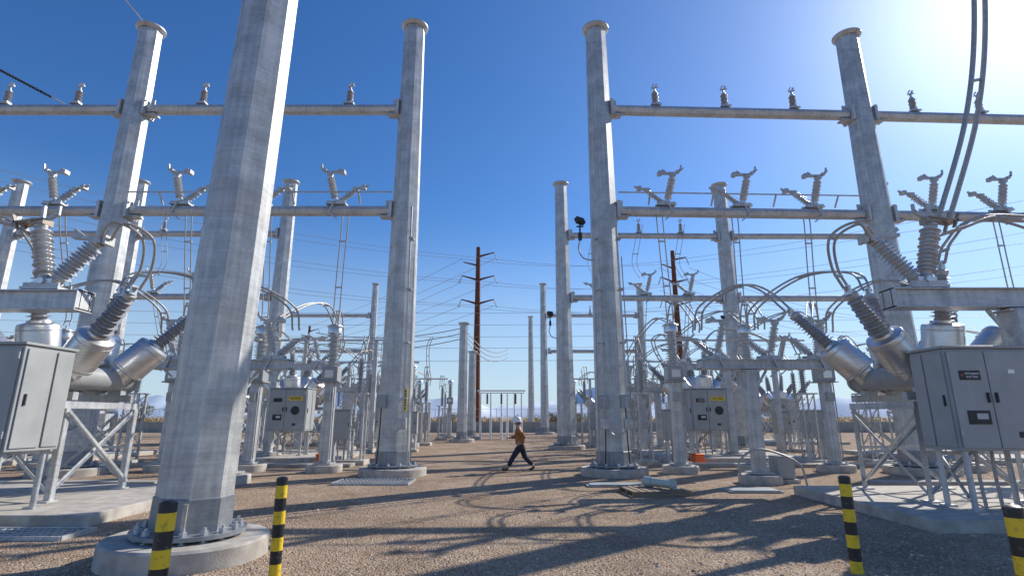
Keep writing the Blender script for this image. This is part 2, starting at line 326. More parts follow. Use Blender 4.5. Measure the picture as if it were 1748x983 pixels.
def pole_gear(t,sx,Hz=9.0):
    x=sx*.38; y=-.66
    MB().cyl((x,y,1.6),(x*.85,y+.12,Hz),.035,10).build('operating_pipe','steel',t)
    MB().cyl((x+sx*.17,y+.08,.4),(x+sx*.1,y+.2,7.2),.02,8).build('conduit','cable',t)
    for z in (2.4,4.2,6,7.8): MB().box((x,y+.1,z),(.16,.3,.05)).build('pipe_bracket','steel',t)
    g_=MB().box((x,y-.03,1.6),(.26,.22,.34)).build('gear_box','cast',t,bev=.015)
    MB().cyl((x,y-.1,1.5),(x-sx*.28,y-.2,1.25),.022,8).build('crank_handle','steel',g_)
    MB().box((-x*.9,y+.08,2.3),(.3,.2,.42)).build('junction_box','cab',t,bev=.01)
    MB().tube(crom([(-x*.9,y+.08,2.1),(-x*.9,y+.02,1.2),(-x*1.0,y,.4)],6),.02,6).build('cable_tail','black',t)
P_fg=pole(-4.34,7.7,16.9,'massive weathered steel pole filling the left foreground, cut off by the top of the picture',r0=.475,r1=.375,nb=16,foot=(1.0,.27))
P_fg.rotation_euler=(0,R(1.2),0)
MB().bar((.2,-.53,.3),(.24,-.60,.75),.05,.02).build('ground_strap','cast',P_fg)
P_B=pole(-3.85,18,16.8,'tall steel pole left of the aisle with a yellow plate near its foot'); pole_gear(P_B,1)
y_=MB().box((.42,-.64,2.35),(.13,.02,.75)).build('warning_plate','yellow',P_B)
for k in range(7): MB().box((.42,-.655,2.08+k*.09),(.07,.006,.05)).build('plate_marking','black',y_)
P_C=pole(3.3,18,16.7,'tall steel pole on the right side of the aisle with a floodlight beside it'); pole_gear(P_C,-1); pole_gear(P_C,1)
pole(-14.3,18,16.7,'tall steel pole at the far left with a wire tied to its top')
pole(13.5,18.4,16.7,'tall steel pole at the right carrying two crossbeams under the sun glare')
pole(24.6,18.9,16.7,'outermost steel pole beyond the right edge of the front row'); pole(-24.8,18,16.7,'outermost steel pole beyond the left edge of the front row')
pole(-14.4,32,16.7,'steel pole of the second row, seen just right of the massive foreground pole',nb=8)
pole(3.2,32.3,16.7,'steel pole of the second row, just left of the tall right aisle pole',nb=8)
pole(13.7,32.5,16.7,'steel pole of the second row, behind the switches right of the aisle',nb=8)
pole(24.3,32.5,16.7,'steel pole of the second row hidden behind the right front pole',nb=0)
pole(-24.2,32,16.7,'steel pole of the second row half hidden behind the far left front pole',nb=0)
pole(-32,32,16.7,'leftmost steel pole of the second row at the left picture edge',nb=0)
for X,Y,H,lb in ((-15.9,60,16.9,'thin distant steel pole left of the left aisle pole'),(3.6,60,16.9,'distant steel pole of the third row nearest the aisle on the right'),(14.8,60,16.9,'thin distant steel pole among the right equipment'),(-26.5,60,16.7,'distant third row pole hidden among the left equipment'),(2.8,79,16.6,'smallest and farthest steel pole right of the aisle')):
    pole(X,Y,H,lb,.5,.33,0,small=True)
pole(-3.75,41,8.95,'short stout steel pole left of the rust brown pole, nearer of the pair',.4,.33,8,(.95,.25),small=True)
pole(-3.45,46.5,7.4,'short steel pole left of the rust brown pole, farther of the pair',.38,.32,0,(.9,.25),small=True)
# ---------------------------------------------------------------- beams
def beam(x0,y0,x1,y1,z,label,r=.2,poler=.5,group='horizontal tubular steel crossbeams'):
    a=V((x0,y0,z)); b=V((x1,y1,z)); L=(b-a).length; rz=math.atan2(y1-y0,x1-x0)
    t=thing('cross_beam',label,'beam',a,rz,group); e=poler
    MB().cyl((e+.05,0,0),(L-e-.05,0,0),r,8).build('tube','steel',t,flat=True)
    for s_,x in ((1,e),(-1,L-e)):
        q=MB(); q.box((x-s_*.02,0,0),(.1,.62,.62)); q.box((x+s_*.2,0,-r-.045),(.34,.34,.05)); q.box((x+s_*.13,0,.26),(.16,.03,.3))
        br=q.build('end_bracket','steel',t)
        for yy in (-.25,.25):
            for zz in (-.24,.24): MB().lathe((x+s_*.03,yy,zz),(s_,0,0),[(.035,0),(.035,.05)],6).build('bolt','steel',br)
    return t
def rz_r(x): return 18+(x-3.3)*.04
for z,nm,e in ((13.15,'upper',.47),(9.05,'lower',.52)):
    beam(-14.3,18,-3.85,18,z,f'{nm} front crossbeam running left from the left aisle pole',poler=e)
    beam(-24.8,18,-14.3,18,z,f'{nm} front crossbeam leaving the picture at the left edge',poler=e)
    beam(3.3,18,13.5,18.4,z,f'{nm} front crossbeam running right from the right aisle pole',poler=e)
    beam(13.5,18.4,24.6,18.9,z,f'{nm} front crossbeam leaving the picture at the right edge',poler=e)
    beam(-24.2,32,-14.4,32,z,f'{nm} second row crossbeam seen behind the massive foreground pole',poler=e)
    beam(-32,32,-24.2,32,z,f'{nm} second row crossbeam at the far left edge',poler=e)
    beam(3.2,32.3,13.7,32.5,z,f'{nm} second row crossbeam seen under the right front beams',poler=e)
    beam(13.7,32.5,24.3,32.5,z,f'{nm} second row crossbeam behind the right front pole',poler=e)
    beam(3.6,60,14.8,60,z,f'{nm} third row crossbeam in the distance right of the aisle',poler=e)
    beam(-26.5,60,-15.9,60,z,f'{nm} third row crossbeam in the distance left of the aisle',poler=e)
# ---------------------------------------------------------------- post insulators on upper beams
def mk_post():
    t=thing('post_insulator','', 'insulator')
    MB().box((0,0,.03),(.38,.34,.05)).box((0,0,.09),(.2,.2,.1)).build('base_plate','steel',t)
    MB().ins((0,0,.14),(0,0,1),.46,.065,.13,5,16).build('insulator','porc',t)
    MB().lathe((0,0,.6),(0,0,1),[(.08,0),(.08,.04),(.04,.06),(.035,.16)],12).build('cap','cast',t)
    q=MB().bar((-.02,0,.74),(.1,0,.96),.05,.06); q.bar((-.09,0,.86),(0,0,.98),.04,.04); q.bar((-.12,0,.8),(.14,0,.84),.06,.035); q.build('wire_clamp','steel',t)
    return t
pp=None; ordw=['first','second','third','fourth','fifth','sixth']
def put_post(x,y,z,lb,s_=1):
    global pp
    if pp is None: pp=mk_post(); o=pp; o['label']=lb; o.location=(x,y,z)
    else: o=dup(pp,lb,(x,y,z))
    o['group']='small post insulators on the crossbeams'; o.scale=(s_,)*3; return o
for i,x in enumerate((-6.2,-9,-11.8)): put_post(x,18,13.35,f'{ordw[i]} small insulator left of the left aisle pole on the upper front beam')
for i,x in enumerate((-16.6,-19.3)): put_post(x,18,13.35,f'{ordw[i]} small insulator left of the far left pole on the upper front beam')
for i,x in enumerate((5.5,8.2,10.9)): put_post(x,rz_r(x),13.35,f'{ordw[i]} small insulator right of the right aisle pole on the upper front beam')
for i,x in enumerate((15.7,18.4)): put_post(x,rz_r(x),13.35,f'{ordw[i]} small insulator right of the right front pole on the upper front beam')
for i,x in enumerate((5.5,8.2,10.9)): put_post(x,32.4,13.35,f'{ordw[i]} small insulator from the aisle on the upper second row beam, right side')
for i,x in enumerate((-17,-19.6,-22.2)): put_post(x,32,13.35,f'{ordw[i]} small insulator on the upper second row beam behind the foreground pole')
for i,x in enumerate((6,9,12)): put_post(x,60,13.35,f'{ordw[i]} small insulator on the distant third row beam')
# ---------------------------------------------------------------- disconnect switches
def mk_switch(s_,slim):
    t=thing('disconnect_switch','','switch'); k=.8 if slim else 1
    MB().box((0,0,.03),(.75,.4,.05)).box((0,-.15,.09),(.7,.03,.1)).box((0,.15,.09),(.7,.03,.1)).build('base_plate','steel',t)
    MB().box((.0,0,.17),(.36*k,.3,.1)).cyl((0,-.2,.17),(0,.2,.17),.06,10).build('bearing','alu',t)
    dA=V((s_*.27,0,1)).normalized(); dB=V((-s_*.72,0,.85)).normalized() if not slim else V((-s_*.9,0,.75)).normalized()
    a0=V((s_*.08,0,.22)); b0=V((-s_*.14,0,.2)); LA,LB=(1.12,1.0) if not slim else (1.0,.62)
    for d,p0,L in ((dA,a0,LA),(dB,b0,LB)):
        MB().lathe(p0,d,[(.12*k,0),(.12*k,.05),(.07*k,.07)],14).build('end_fitting','cast',t)
        MB().ins(p0+d*.06,d,L-.06,.095*k,.185*k,11 if L>.8 else 7,20).build('insulator','porcl',t)
        e=p0+d*L; MB().lathe(e,d,[(.09*k,0),(.12*k,.02),(.12*k,.07),(.06*k,.09)],14).build('end_cap','cast',t)
    A=a0+dA*(LA+.08); B=b0+dB*(LB+.08)
    if not slim:
        q=MB().box(A+V((0,0,.06)),(.26,.26,.12)).bar(A+V((-s_*.1,-.09,.1)),A+V((s_*.48,-.09,.02)),.14,.035).bar(A+V((-s_*.1,.09,.1)),A+V((s_*.48,.09,.02)),.14,.035)
        q.bar(A+V((s_*.36,-.12,-.12)),A+V((s_*.5,-.12,.18)),.08,.03); q.bar(A+V((s_*.36,.12,-.12)),A+V((s_*.5,.12,.18)),.08,.03); q.build('contact_jaw','bronze',t)
        q=MB().bar(B+V((-s_*.18,0,.04)),B+V((s_*.52,0,.1)),.12,.07).bar(B+V((s_*.3,0,.08)),B+V((s_*.52,0,.24)),.07,.09).box(B+V((0,0,.02)),(.24,.22,.14)).box(B+V((-s_*.2,0,.02)),(.06,.26,.18)); q.build('contact_arm','cast',t)
        q=MB().bar(A+V((-s_*.06,0,.1)),A+V((-s_*.3,0,.26)),.07,.07).bar(A+V((-s_*.3,0,.22)),A+V((-s_*.3,0,.42)),.05,.05).bar(A+V((0,0,.1)),A+V((s_*.02,0,.42)),.06,.06); q.build('arcing_horn','cast',t)
    else:
        q=MB().box(A+V((0,0,.03)),(.2,.2,.1)).bar(A+V((-s_*.5,0,.12)),A+V((s_*.1,0,.12)),.10,.09).box(A+V((-s_*.5,0,.12)),(.14,.24,.15)).bar(A+V((-s_*.26,0,.14)),A+V((-s_*.4,0,.27)),.07,.08); q.build('contact_jaw','cast',t)
        q=MB().bar(A+V((s_*.06,0,.1)),A+V((s_*.32,0,.26)),.09,.10).bar(A+V((s_*.30,-.06,.22)),A+V((s_*.34,-.06,.44)),.05,.06).bar(A+V((s_*.30,.06,.22)),A+V((s_*.46,.06,.38)),.05,.06).box(A+V((s_*.2,0,.18)),(.12,.18,.1)); q.build('arcing_horn','cast',t)
        q=MB().box(B+V((0,0,.03)),(.18,.2,.12)).bar(B+V((-s_*.34,0,.08)),B+V((s_*.12,0,.06)),.10,.08).box(B+V((-s_*.3,0,.1)),(.15,.24,.13)).bar(B+V((-s_*.34,0,.1)),B+V((-s_*.48,0,.2)),.06,.06); q.build('contact_arm','cast',t)
        MB().bar((s_*.05,-.2,.1),(s_*.22,-.2,-.35),.06,.06).bar((s_*.22,-.2,-.35),(-s_*.1,-.2,-.6),.05,.05).build('drive_linkage','steel',t)
    return t
SW={}
def put_switch(x,y,z,s_,lb,k=1,grp='twin insulator disconnect switches',slim=True):
    if (s_,slim) not in SW: o=SW[(s_,slim)]=mk_switch(s_,slim); o['label']=lb; o.location=(x,y,z)
    else: o=dup(SW[(s_,slim)],lb,(x,y,z))
    o['group']=grp; o.scale=(k,)*3; return o
put_switch(8.15,10.2,4.26,1,'large disconnect switch on the near right steel stand with two cables rising from it',slim=False)
put_switch(-9.2,10.2,4.22,-1,'large disconnect switch on the near left steel stand',slim=False)
for i,x in enumerate((-6.35,-9.1,-12)): put_switch(x,18,9.26,-1,f'{ordw[i]} switch left of the left aisle pole on the lower front beam',.95)
for i,x in enumerate((-16.6,-19.3)): put_switch(x,18,9.26,-1,f'{ordw[i]} switch left of the far left pole on the lower front beam',.95)
for i,x in enumerate((5.6,8.4,11.1)): put_switch(x,rz_r(x),9.26,1,f'{ordw[i]} switch right of the right aisle pole on the lower front beam',.95)
for i,x in enumerate((15.6,18.3)): put_switch(x,rz_r(x),9.26,1,f'{ordw[i]} switch right of the right front pole on the lower front beam',.95)
for i,x in enumerate((5.6,8.4,11.1)): put_switch(x,32.4,9.26,1,f'{ordw[i]} distant switch from the aisle on the lower second row beam, right side',.95)
for i,x in enumerate((-17,-19.6,-22.2)): put_switch(x,32,9.26,-1,f'{ordw[i]} switch on the lower second row beam behind the foreground pole',.95)
for x0,x1,y0,y1,lb in ((-13.8,-4.3,17.6,17.6,'thin operating rod above the lower front beam on the left'),(3.8,13,17.62,17.95,'thin operating rod above the lower front beam on the right')):
    t=thing('operating_rod',lb,'rod',(0,0,0)); MB().cyl((x0,y0,9.62),(x1,y1,9.62),.028,8).build('rod','steel',t)
    for k in range(4):
        f=(k+.5)/4; x=x0+(x1-x0)*f; y=y0+(y1-y0)*f; MB().bar((x,y,9.62),(x,y+.3,9.26),.06,.02).build('support_arm','steel',t)
# ---------------------------------------------------------------- stands
def stand(name_lb,X,Y,zt,x0,x1,h=.38,cw=.42,pz=.0,foot=True):
    t=thing('switch_stand',name_lb,'stand',(X,Y,0),0,'steel stands carrying switches')
    b=MB(); L=x1-x0; c=(x0+x1)/2
    b.box((c,0,zt-.012),(L,.42,.025)); b.box((c,0,zt-h+.012),(L,.42,.025)); b.box((c,-.12,zt-h/2),(L,.02,h-.05)); b.box((c,.12,zt-h/2),(L,.02,h-.05))
    b.box((x0+.01,0,zt-h/2),(.02,.46,h+.04)); b.box((x1-.01,0,zt-h/2),(.02,.46,h+.04)); b.build('crossarm','steel',t)
    MB().box((0,0,(zt-h+pz)/2),(cw,cw,zt-h-pz-.03)).build('column','steel',t,bev=.02)
    MB().box((0,0,pz+.29),(cw+.28,cw+.28,.04)).build('base_plate','steel',t); MB().box((0,0,zt-h-.05),(cw+.2,.4,.04)).build('top_plate','steel',t)
    for sx in (-1,1): MB().bar((sx*cw*.5,0,zt-h-.55),(sx*(cw*.5+.35),0,zt-h-.03),.06,.06).build('knee_brace','steel',t)
    if foot: MB().lathe((0,0,-.1),(0,0,1),[(.58,0),(.58,.31),(.56,.34)],32).build('footing','conc',t)
    return t
stand('heavy box beam stand at the near right holding the large switch',9.9,10.2,4.25,-2.5,3.2,pz=.2,foot=False,cw=.46)
stand('heavy box beam stand at the near left edge holding the large switch',-10.95,10.2,4.21,-2.6,2.55,pz=.2,foot=False,cw=.46)
for X,Y,lb,a,c in ((7.0,15.8,'T stand at mid right',-1.45,2.5),(-8.0,15.8,'T stand just behind the foreground pole',-2.5,1.45),(8.2,30.5,'T stand in the right second bay',-2.2,4),(-9.2,30.5,'T stand in the left second bay',-4,2.2),(9.9,24.7,'stand beside the second right breaker',-2.5,3),(-10.9,24.7,'stand beside the second left breaker',-3,2.5),(9.9,39.5,'distant stand in the right third bay',-2.5,3),(-10.9,39.5,'distant stand in the left third bay',-3,2.5),(20,24.7,'stand in the outer right bay',-3,3),(-21,24.7,'stand in the outer left bay',-3,3),(17.5,15.9,'outer right stand behind the near breaker',-3,3),(-18.5,15.9,'outer left stand behind the near breaker',-3,3)):
    zt=3.45 if abs(Y-15.8)<.3 or Y==30.5 else 4.2
    stand('steel '+lb,X,Y,zt,a,c,.27,cw=.32)
    for i,dx in enumerate(((a+.5),(a+c)/2+.1,c-.5)):
        put_switch(X+dx,Y,zt+.01,1 if X>0 else -1,f'{ordw[i]} switch from left on the '+lb,.85)
# ---------------------------------------------------------------- instrument transformers
def mk_it():
    t=thing('instrument_transformer','','transformer')
    MB().lathe((0,0,-.1),(0,0,1),[(.6,0),(.6,.31),(.58,.34)],36).build('footing','conc',t)
    MB().box((0,0,1.65),(.32,.32,2.7)).build('column','steel',t,bev=.015); MB().box((0,0,.28),(.6,.6,.04)).build('base_plate','steel',t)
    for sx in (-1,1):
        for sy in (-1,1): MB().lathe((sx*.24,sy*.24,.22),(0,0,1),[(.03,0),(.03,.16)],6).build('anchor_bolt','steel',t)
    q=MB().box((0,0,3.02),(.7,.6,.05)).box((0,0,3.3),(.56,.5,.5)); q.build('secondary_tank','cab',t,bev=.02)
    MB().box((0,-.26,3.28),(.3,.03,.26)).build('terminal_cover','alu',t); MB().box((0,-.23,2.5),(.2,.12,.3)).build('junction_box','cab',t)
    MB().cyl((.2,-.16,.4),(.2,-.16,3),.022,8).build('conduit','cable',t)
    MB().ins((0,0,3.56),(0,0,1),1.15,.13,.24,13,22,.9).build('insulator','porcl',t)
    MB().lathe((0,0,4.71),(0,0,1),[(.2,0),(.24,.03),(.24,.26),(.2,.33),(.08,.37),(.04,.38),(.04,.5)],24).build('head','alu',t)
    q=MB(); R0=.27; pts=[(math.cos(k*math.pi/12)*R0,math.sin(k*math.pi/12)*R0,4.98) for k in range(25)]; q.tube(pts,.02,6,caps=False).build('grading_ring','alu',t)
    return t
it=mk_it(); first=True
for X,Y,lb in ((-6.4,19,'ribbed instrument transformer on a round footing beside the left aisle pole'),(-9.1,19.2,'instrument transformer hidden behind the foreground pole'),(-12,19.2,'instrument transformer behind the left breaker, next to the far left pole'),(5.65,18.7,'ribbed instrument transformer on a round footing beside the right aisle pole'),(8.4,19,'second instrument transformer right of the right aisle pole'),(11.1,19.1,'third instrument transformer right of the right aisle pole'),(15.6,19.2,'instrument transformer behind the near right cabinet'),(-6.4,34.5,'distant instrument transformer in the left second bay'),(-9.2,34.5,'distant instrument transformer in the left second bay, outer one'),(5.6,34,'distant instrument transformer in the right second bay nearest the aisle'),(8.4,34,'distant instrument transformer in the right second bay, middle one'),(11.1,34,'distant instrument transformer in the right second bay, outer one'),(-17,20,'instrument transformer at the left edge behind the breaker'),(-5.6,49,'far instrument transformer in the left third bay'),(-8.4,49,'far instrument transformer in the left third bay, outer one'),(5.6,49,'far instrument transformer in the right third bay'),(8.6,49,'far instrument transformer in the right third bay, middle one'),(12.2,49,'far instrument transformer in the right third bay, outer one')):
    if first: it['label']=lb; it['group']='instrument transformers on steel columns'; it.location=(X,Y,0); first=False
    else: dup(it,lb,(X,Y,0))
# ---------------------------------------------------------------- circuit breakers
def mk_breaker(s_,cx0,cx1,cy0,cy1,detail):
    t=thing('circuit_breaker','','circuit breaker')
    zt=2.65
    for ph in (-1,0,1):
        x=ph*.6
        MB().lathe((x,-1.25,zt),(0,1,0),[(.18,-.06),(.25,0),(.25,.1),(.29,.1),(.29,.16),(.25,.16),(.25,2.34),(.29,2.34),(.29,2.4),(.25,2.4),(.25,2.5),(.18,2.56)],24).build('tank','tank',t)
        for e in (-1,1):
            al=R(40)*ph; be=R(12)*e
            d=V((math.sin(al)*math.cos(be),math.sin(be),math.cos(al)*math.cos(be))).normalized(); p=V((x,e*.7,zt))
            bu=MB().lathe(p,d,[(.24,0),(.24,.27),(.34,.29),(.37,.31),(.37,1.04),(.35,1.08),(.22,1.12),(.2,1.17)],32).build('bushing','alu',t)
            MB().lathe(p,d,[(.376,.34),(.376,.37)],32).lathe(p,d,[(.376,.96),(.376,.98)],32).build('clamp_band','steel',bu)
            MB().ins(p+d*1.16,d,.98,.13,.225,11,24,.72).build('insulator','porc',bu)
            MB().lathe(p+d*2.12,d,[(.11,0),(.13,.02),(.13,.1),(.05,.12),(.04,.28)],14).build('terminal','cast',bu)
            tp=p+d*2.32; MB().box(tp,(.05,.16,.2)).build('terminal_pad','alu',bu)
    b=MB().box((0,-.85,zt-.42),(2.0,.14,.16)).box((0,.85,zt-.42),(2.0,.14,.16)).box((-.93,0,zt-.6),(.12,2.1,.14)).box((.93,0,zt-.6),(.12,2.1,.14)); b.build('support_frame','steel',t)
    for x in (-.6,0,.6):
        for y in (-.85,.85): MB().box((x,y,zt-.3),(.3,.18,.12)).build('tank_saddle','steel',t)
    for x in (-.93,.93):
        for y in (-1,1): MB().ang((x,y,.2),(x,y,zt-.66),.11,.014).box((x,y,.215),(.26,.26,.03)).build('leg','steel',t)
    for y in (-1.02,1.02):
        MB().ang((-.9,y,.35),(.9,y,1.9),.055).build('brace','steel',t); MB().ang((.9,y+.05,.35),(-.9,y+.05,1.9),.055).build('brace','steel',t); MB().ang((.9,y+.03,1.1),(-.9,y+.03,1.1),.05).build('brace','steel',t)
    for x in (-.98,.98):
        MB().ang((x,-1,.35),(x,1,1.9),.055).build('brace','steel',t); MB().ang((x+.05,1,.35),(x+.05,-1,1.9),.055).build('brace','steel',t)
    MB().cyl((-.8,-1.0,2.1),(.8,-1.0,2.1),.03,8).build('gas_pipe','cable',t); MB().cyl((-.8,-.95,1.9),(.8,-.95,1.9),.025,8).build('gas_pipe','cable',t)
    w_=cx1-cx0; dd=cy1-cy0; cx=(cx0+cx1)/2; cy=(cy0+cy1)/2
    cb=MB().box((cx,cy,2.13),(w_,dd,1.82)).build('control_cabinet','cab',t,bev=.015)
    MB().box((cx,cy,3.07),(w_+.07,dd+.07,.05)).build('cabinet_roof','cab',cb,bev=.01)
    MB().box((cx,cy1+.2,2.4),(w_*.6,.4,.5)).build('cabinet_duct','cab',cb)
    sp=cx0+w_*.45; f=cy0
    for a,c in ((cx0+.04,sp-.008),(sp+.008,cx1-.04)):
        dr=MB().box(((a+c)/2,f-.016,2.13),(c-a,.026,1.72)).build('cabinet_door','cabd',cb,bev=.006)
        MB().box((a+.07 if a>sp-.1 else c-.07,f-.045,2.15),(.035,.035,.18)).build('door_handle','black',dr)
        for hz_ in (1.45,2.8): MB().cyl((c-.01 if a>sp-.1 else a+.01,f-.035,hz_),(c-.01 if a>sp-.1 else a+.01,f-.035,hz_+.12),.014,8).build('hinge','steel',dr)
    MB().box((sp,f-.01,2.13),(.014,.012,1.72)).build('door_gap_shade','dark',cb)  # dark strip painting in the shade of the gap between the doors
    nx=cx0+w_*.24
    npl=MB().box((nx,f-.036,2.55),(.38,.012,.17)).build('nameplate','black',cb)
    if detail: text('MITSUBISHI',.052,'white',npl,(nx+.035,f-.046,2.577)); text('ELECTRIC',.052,'white',npl,(nx+.035,f-.046,2.518)); MB().lathe((nx-.15,f-.045,2.55),(0,-1,0),[(.024,0),(.024,.004)],3,R(90)).build('emblem','orange',npl)
    q=MB().box((cx0+w_*.26,f-.036,1.8),(.4,.014,.24)).build('gauge_window','black',cb); MB().box((cx0+w_*.26+.05,f-.045,1.82),(.2,.006,.1)).build('gauge_face','lens',q)
    MB().box((cx0+w_*.72,f-.036,2.62),(.12,.01,.07)).build('small_plate','alu',cb); MB().box((cx0+w_*.72,f-.036,1.5),(.16,.01,.1)).build('vent','dark',cb)
    for sx in (cx0,cx1):
        sd=1 if sx>cx else -1
        MB().box((sx+.013*sd,cy-dd*.18,2.13),(.024,dd*.52,1.7)).build('side_panel','cabd',cb,bev=.006)
        MB().box((sx+.013*sd,cy+dd*.30,2.13),(.024,dd*.34,1.7)).build('side_panel','cabd',cb,bev=.006)
        MB().box((sx+.035*sd,cy-dd*.35,2.1),(.03,.03,.2)).build('door_handle','black',cb)
    for x in (cx0+.15,cx1-.15):
        for y in (cy0+.12,cy1-.12): MB().cyl((x,y,.2),(x,y,1.22),.05,12).box((x,y,.215),(.2,.2,.03)).build('cabinet_leg','steel',cb)
    MB().ang((cx0+.15,cy0+.2,.4),(cx0-.1 if s_<0 else cx1+.1,1.0,1.6),.06).build('brace','steel',t)
    for k in range(2): MB().tube(crom([(cx-.2+k*.3,cy,1.25),(cx-.2+k*.3,cy+.02,.7),(cx-.2+k*.3,cy,.2)],5),.03,8).build('conduit','cable',cb)
    return t
BR=mk_breaker(1,-1.1,.5,-2.15,-1.3,True); BR.location=(9.1,12,0); BR['label']='large circuit breaker with silver drums and grey cabinet in the near right foreground'; BR['group']='dead tank circuit breakers'
BL=mk_breaker(-1,-.2,1.45,-2.7,-1.6,False); BL.location=(-10.0,12,0); BL['label']='large circuit breaker with silver drums and grey cabinet in the near left foreground'; BL['group']='dead tank circuit breakers'
BRK=[(9.1,12,1),(-10,12,-1)]
def platel(o,cx,txt,f):
    p=MB().box((cx,f-.05,2.62),(.62,.012,.17)).build('yellow_plate','yellow',o); text(txt,.15,'black',p,(cx,f-.062,2.62))
    MB().lathe((cx,f-.03,2.1),(0,-1,0),[(.19,0),(.19,.02)],20).build('round_window','black',o)
a=dup(BR,'second right circuit breaker whose grey cabinet carries the yellow NL440C plate',(9.2,26.6,0)); platel(a,.1,'NL440C',-2.15)
c=dup(BL,'second left circuit breaker whose grey cabinet carries the yellow NL430C plate',(-10.6,26.8,0)); platel(c,1.0,'NL430C',-2.7)
for src,x,y,lb in ((BR,9.2,41,'third right circuit breaker in the distance'),(BL,-10.4,41,'third left circuit breaker in the distance'),(BR,20,26.6,'outer right circuit breaker of the second row'),(BL,-21,26.6,'outer left circuit breaker of the second row'),(BR,20,41,'outer right circuit breaker of the third row'),(BL,-21,41,'outer left circuit breaker of the third row'),(BR,8.6,53,'farthest right circuit breaker near the third pole row'),(BL,-10.5,53,'farthest left circuit breaker near the third pole row')):
    dup(src,lb,(x,y,0))
BRK+=[(9.2,26.6,1),(-10.6,26.8,-1),(20,26.6,1),(-21,26.6,-1),(9.2,41,1),(-10.4,41,-1)]
def tip(bx,by,ph,e):
    al=R(40)*ph; be=R(12)*e; d=V((math.sin(al)*math.cos(be),math.sin(be),math.cos(al)*math.cos(be))).normalized()
    return V((bx+ph*.6,by+e*.7,2.65))+d*2.35
# ---------------------------------------------------------------- jumpers
def jumper(P,off,label,r=.028,ns=3,group='twin jumper cables'):
    off=V(off); t=thing('jumper_cable',label,'cable',tuple(P[0]),0,group); p0=V(P[0])
    pts=[p-p0 for p in crom(P,8)]
    for s_ in (-.5,.5): MB().tube([p+off*s_ for p in pts],r,8).build('conductor','cable',t)
    for k in range(ns):
        p=pts[int((k+.5)/ns*(len(pts)-1))]; MB().bar(p-off*.62,p+off*.62,.05,.05).build('spacer','cast',t)
    return t
for i,(bx,by,s_) in enumerate(BRK):
    nm=['near right','near left','second right','second left','outer right','outer left','third right','third left'][i]
    q=-s_
    t1=tip(bx,by,q,-1); B=V((bx-s_*1.95,by-1.85,5.25))
    jumper([t1,t1+V((q*.25,-.1,.45)),t1+V((q*.45,-.5,.95)),t1+V((q*.1,-.85,1.15)),B+V((s_*.15,0,.03))],(.17,.08,0),f'looped twin cable onto the aisle side front bushing of the {nm} breaker')
    t2=tip(bx,by,q,1); e=V((bx-s_*3.5,by+3.8,4.35))
    jumper([t2,t2+V((q*.4,.5,.7)),t2.lerp(e,.5)+V((0,0,1.0)),e+V((0,-.5,.6)),e],(.2,0,0),f'arched twin cable on the aisle side rear bushing of the {nm} breaker')
    t3=tip(bx,by,0,1); e3=V((bx-s_*1.9,by+3.8,4.35))
    jumper([t3,t3+V((0,.5,.6)),t3.lerp(e3,.5)+V((0,0,1.0)),e3+V((0,-.4,.6)),e3],(.2,0,0),f'arched twin cable from the rear middle bushing of the {nm} breaker')
    t4=tip(bx,by,0,-1); e4=V((bx+s_*1.0,by-1.8,5.3))
    jumper([t4,t4+V((0,-.3,.4)),t4.lerp(e4,.6)+V((s_*.1,0,.7)),e4+V((s_*1.2,0,.3)),e4+V((s_*2.2,0,-.3))],(.0,.2,0),f'twin cable from the front middle bushing of the {nm} breaker')
    t5=tip(bx,by,s_,1); e5=V((bx+s_*.5,by+3.9,4.3))
    jumper([t5,t5+V((0,.5,.6)),t5.lerp(e5,.5)+V((0,0,1.2)),e5+V((0,-.4,.7)),e5],(.2,0,0),f'arched twin cable from the rear outer bushing of the {nm} breaker')
jumper([(8.75,10.2,5.65),(9.0,10.2,6.1),(9.85,10.2,8.0),(10.45,10.2,10),(10.95,10.25,12.5),(11.3,10.3,15.5)],(.26,0,.06),'pair of thick cables rising from the near right switch to the picture top',.05,3)
jumper([(8.7,10.25,5.4),(9.2,10.2,5.55),(9.9,10.2,5.75),(10.8,10.2,5.45),(11.3,10.2,4.9)],(0,.2,0),'twin cable arching right from the near right switch to the picture edge')
jumper([(-9.75,10.25,5.4),(-10.2,10.2,5.6),(-10.9,10.2,5.7),(-11.6,10.2,5.2)],(0,.2,0),'twin cable arching left from the near left switch to the picture edge')
def dropper(x,y,z0,x1,y1,z1,label):
    jumper([(x,y,z0),(x+.02,y,z0-.6),((x+x1)/2,(y+y1)/2,(z0+z1)/2),(x1,y1,z1+.5),(x1,y1,z1)],(.22,0,0),label,.022,4,'vertical twin droppers')
for X,Y,X1,Y1,lb in ((-6.1,18.2,-6.4,19,'first left of the left aisle pole'),(-8.9,18.2,-9.1,19.2,'behind the foreground pole'),(-11.8,18.2,-12,19.2,'third left of the left aisle pole'),(-16.4,18.2,-17,20,'at the far left'),(5.4,18.3,5.65,18.7,'first right of the right aisle pole'),(10.9,18.5,11.1,19.1,'third right of the right aisle pole'),(8.2,18.4,8.4,19,'second right of the right aisle pole'),(18.2,18.8,18.6,19.2,'at the far right')):
    dropper(X,Y,9.3,X1,Y1,5.2,'twin dropper cable hanging from the lower front beam, '+lb)
for X,lb in ((5.5,'nearest the aisle'),(8.3,'middle one'),(11,'outer one')):
    dropper(X,32.5,9.3,X+.1,34,5.2,'distant twin dropper of the second row on the right, '+lb)
    jumper([(X,32.3,13.9),(X-.3,32.2,12.6),(X-.55,32.2,11.2),(X-.1,32.3,10.3)],(.3,0,0),'twin loop between the right second row beams, '+lb,.018,1)
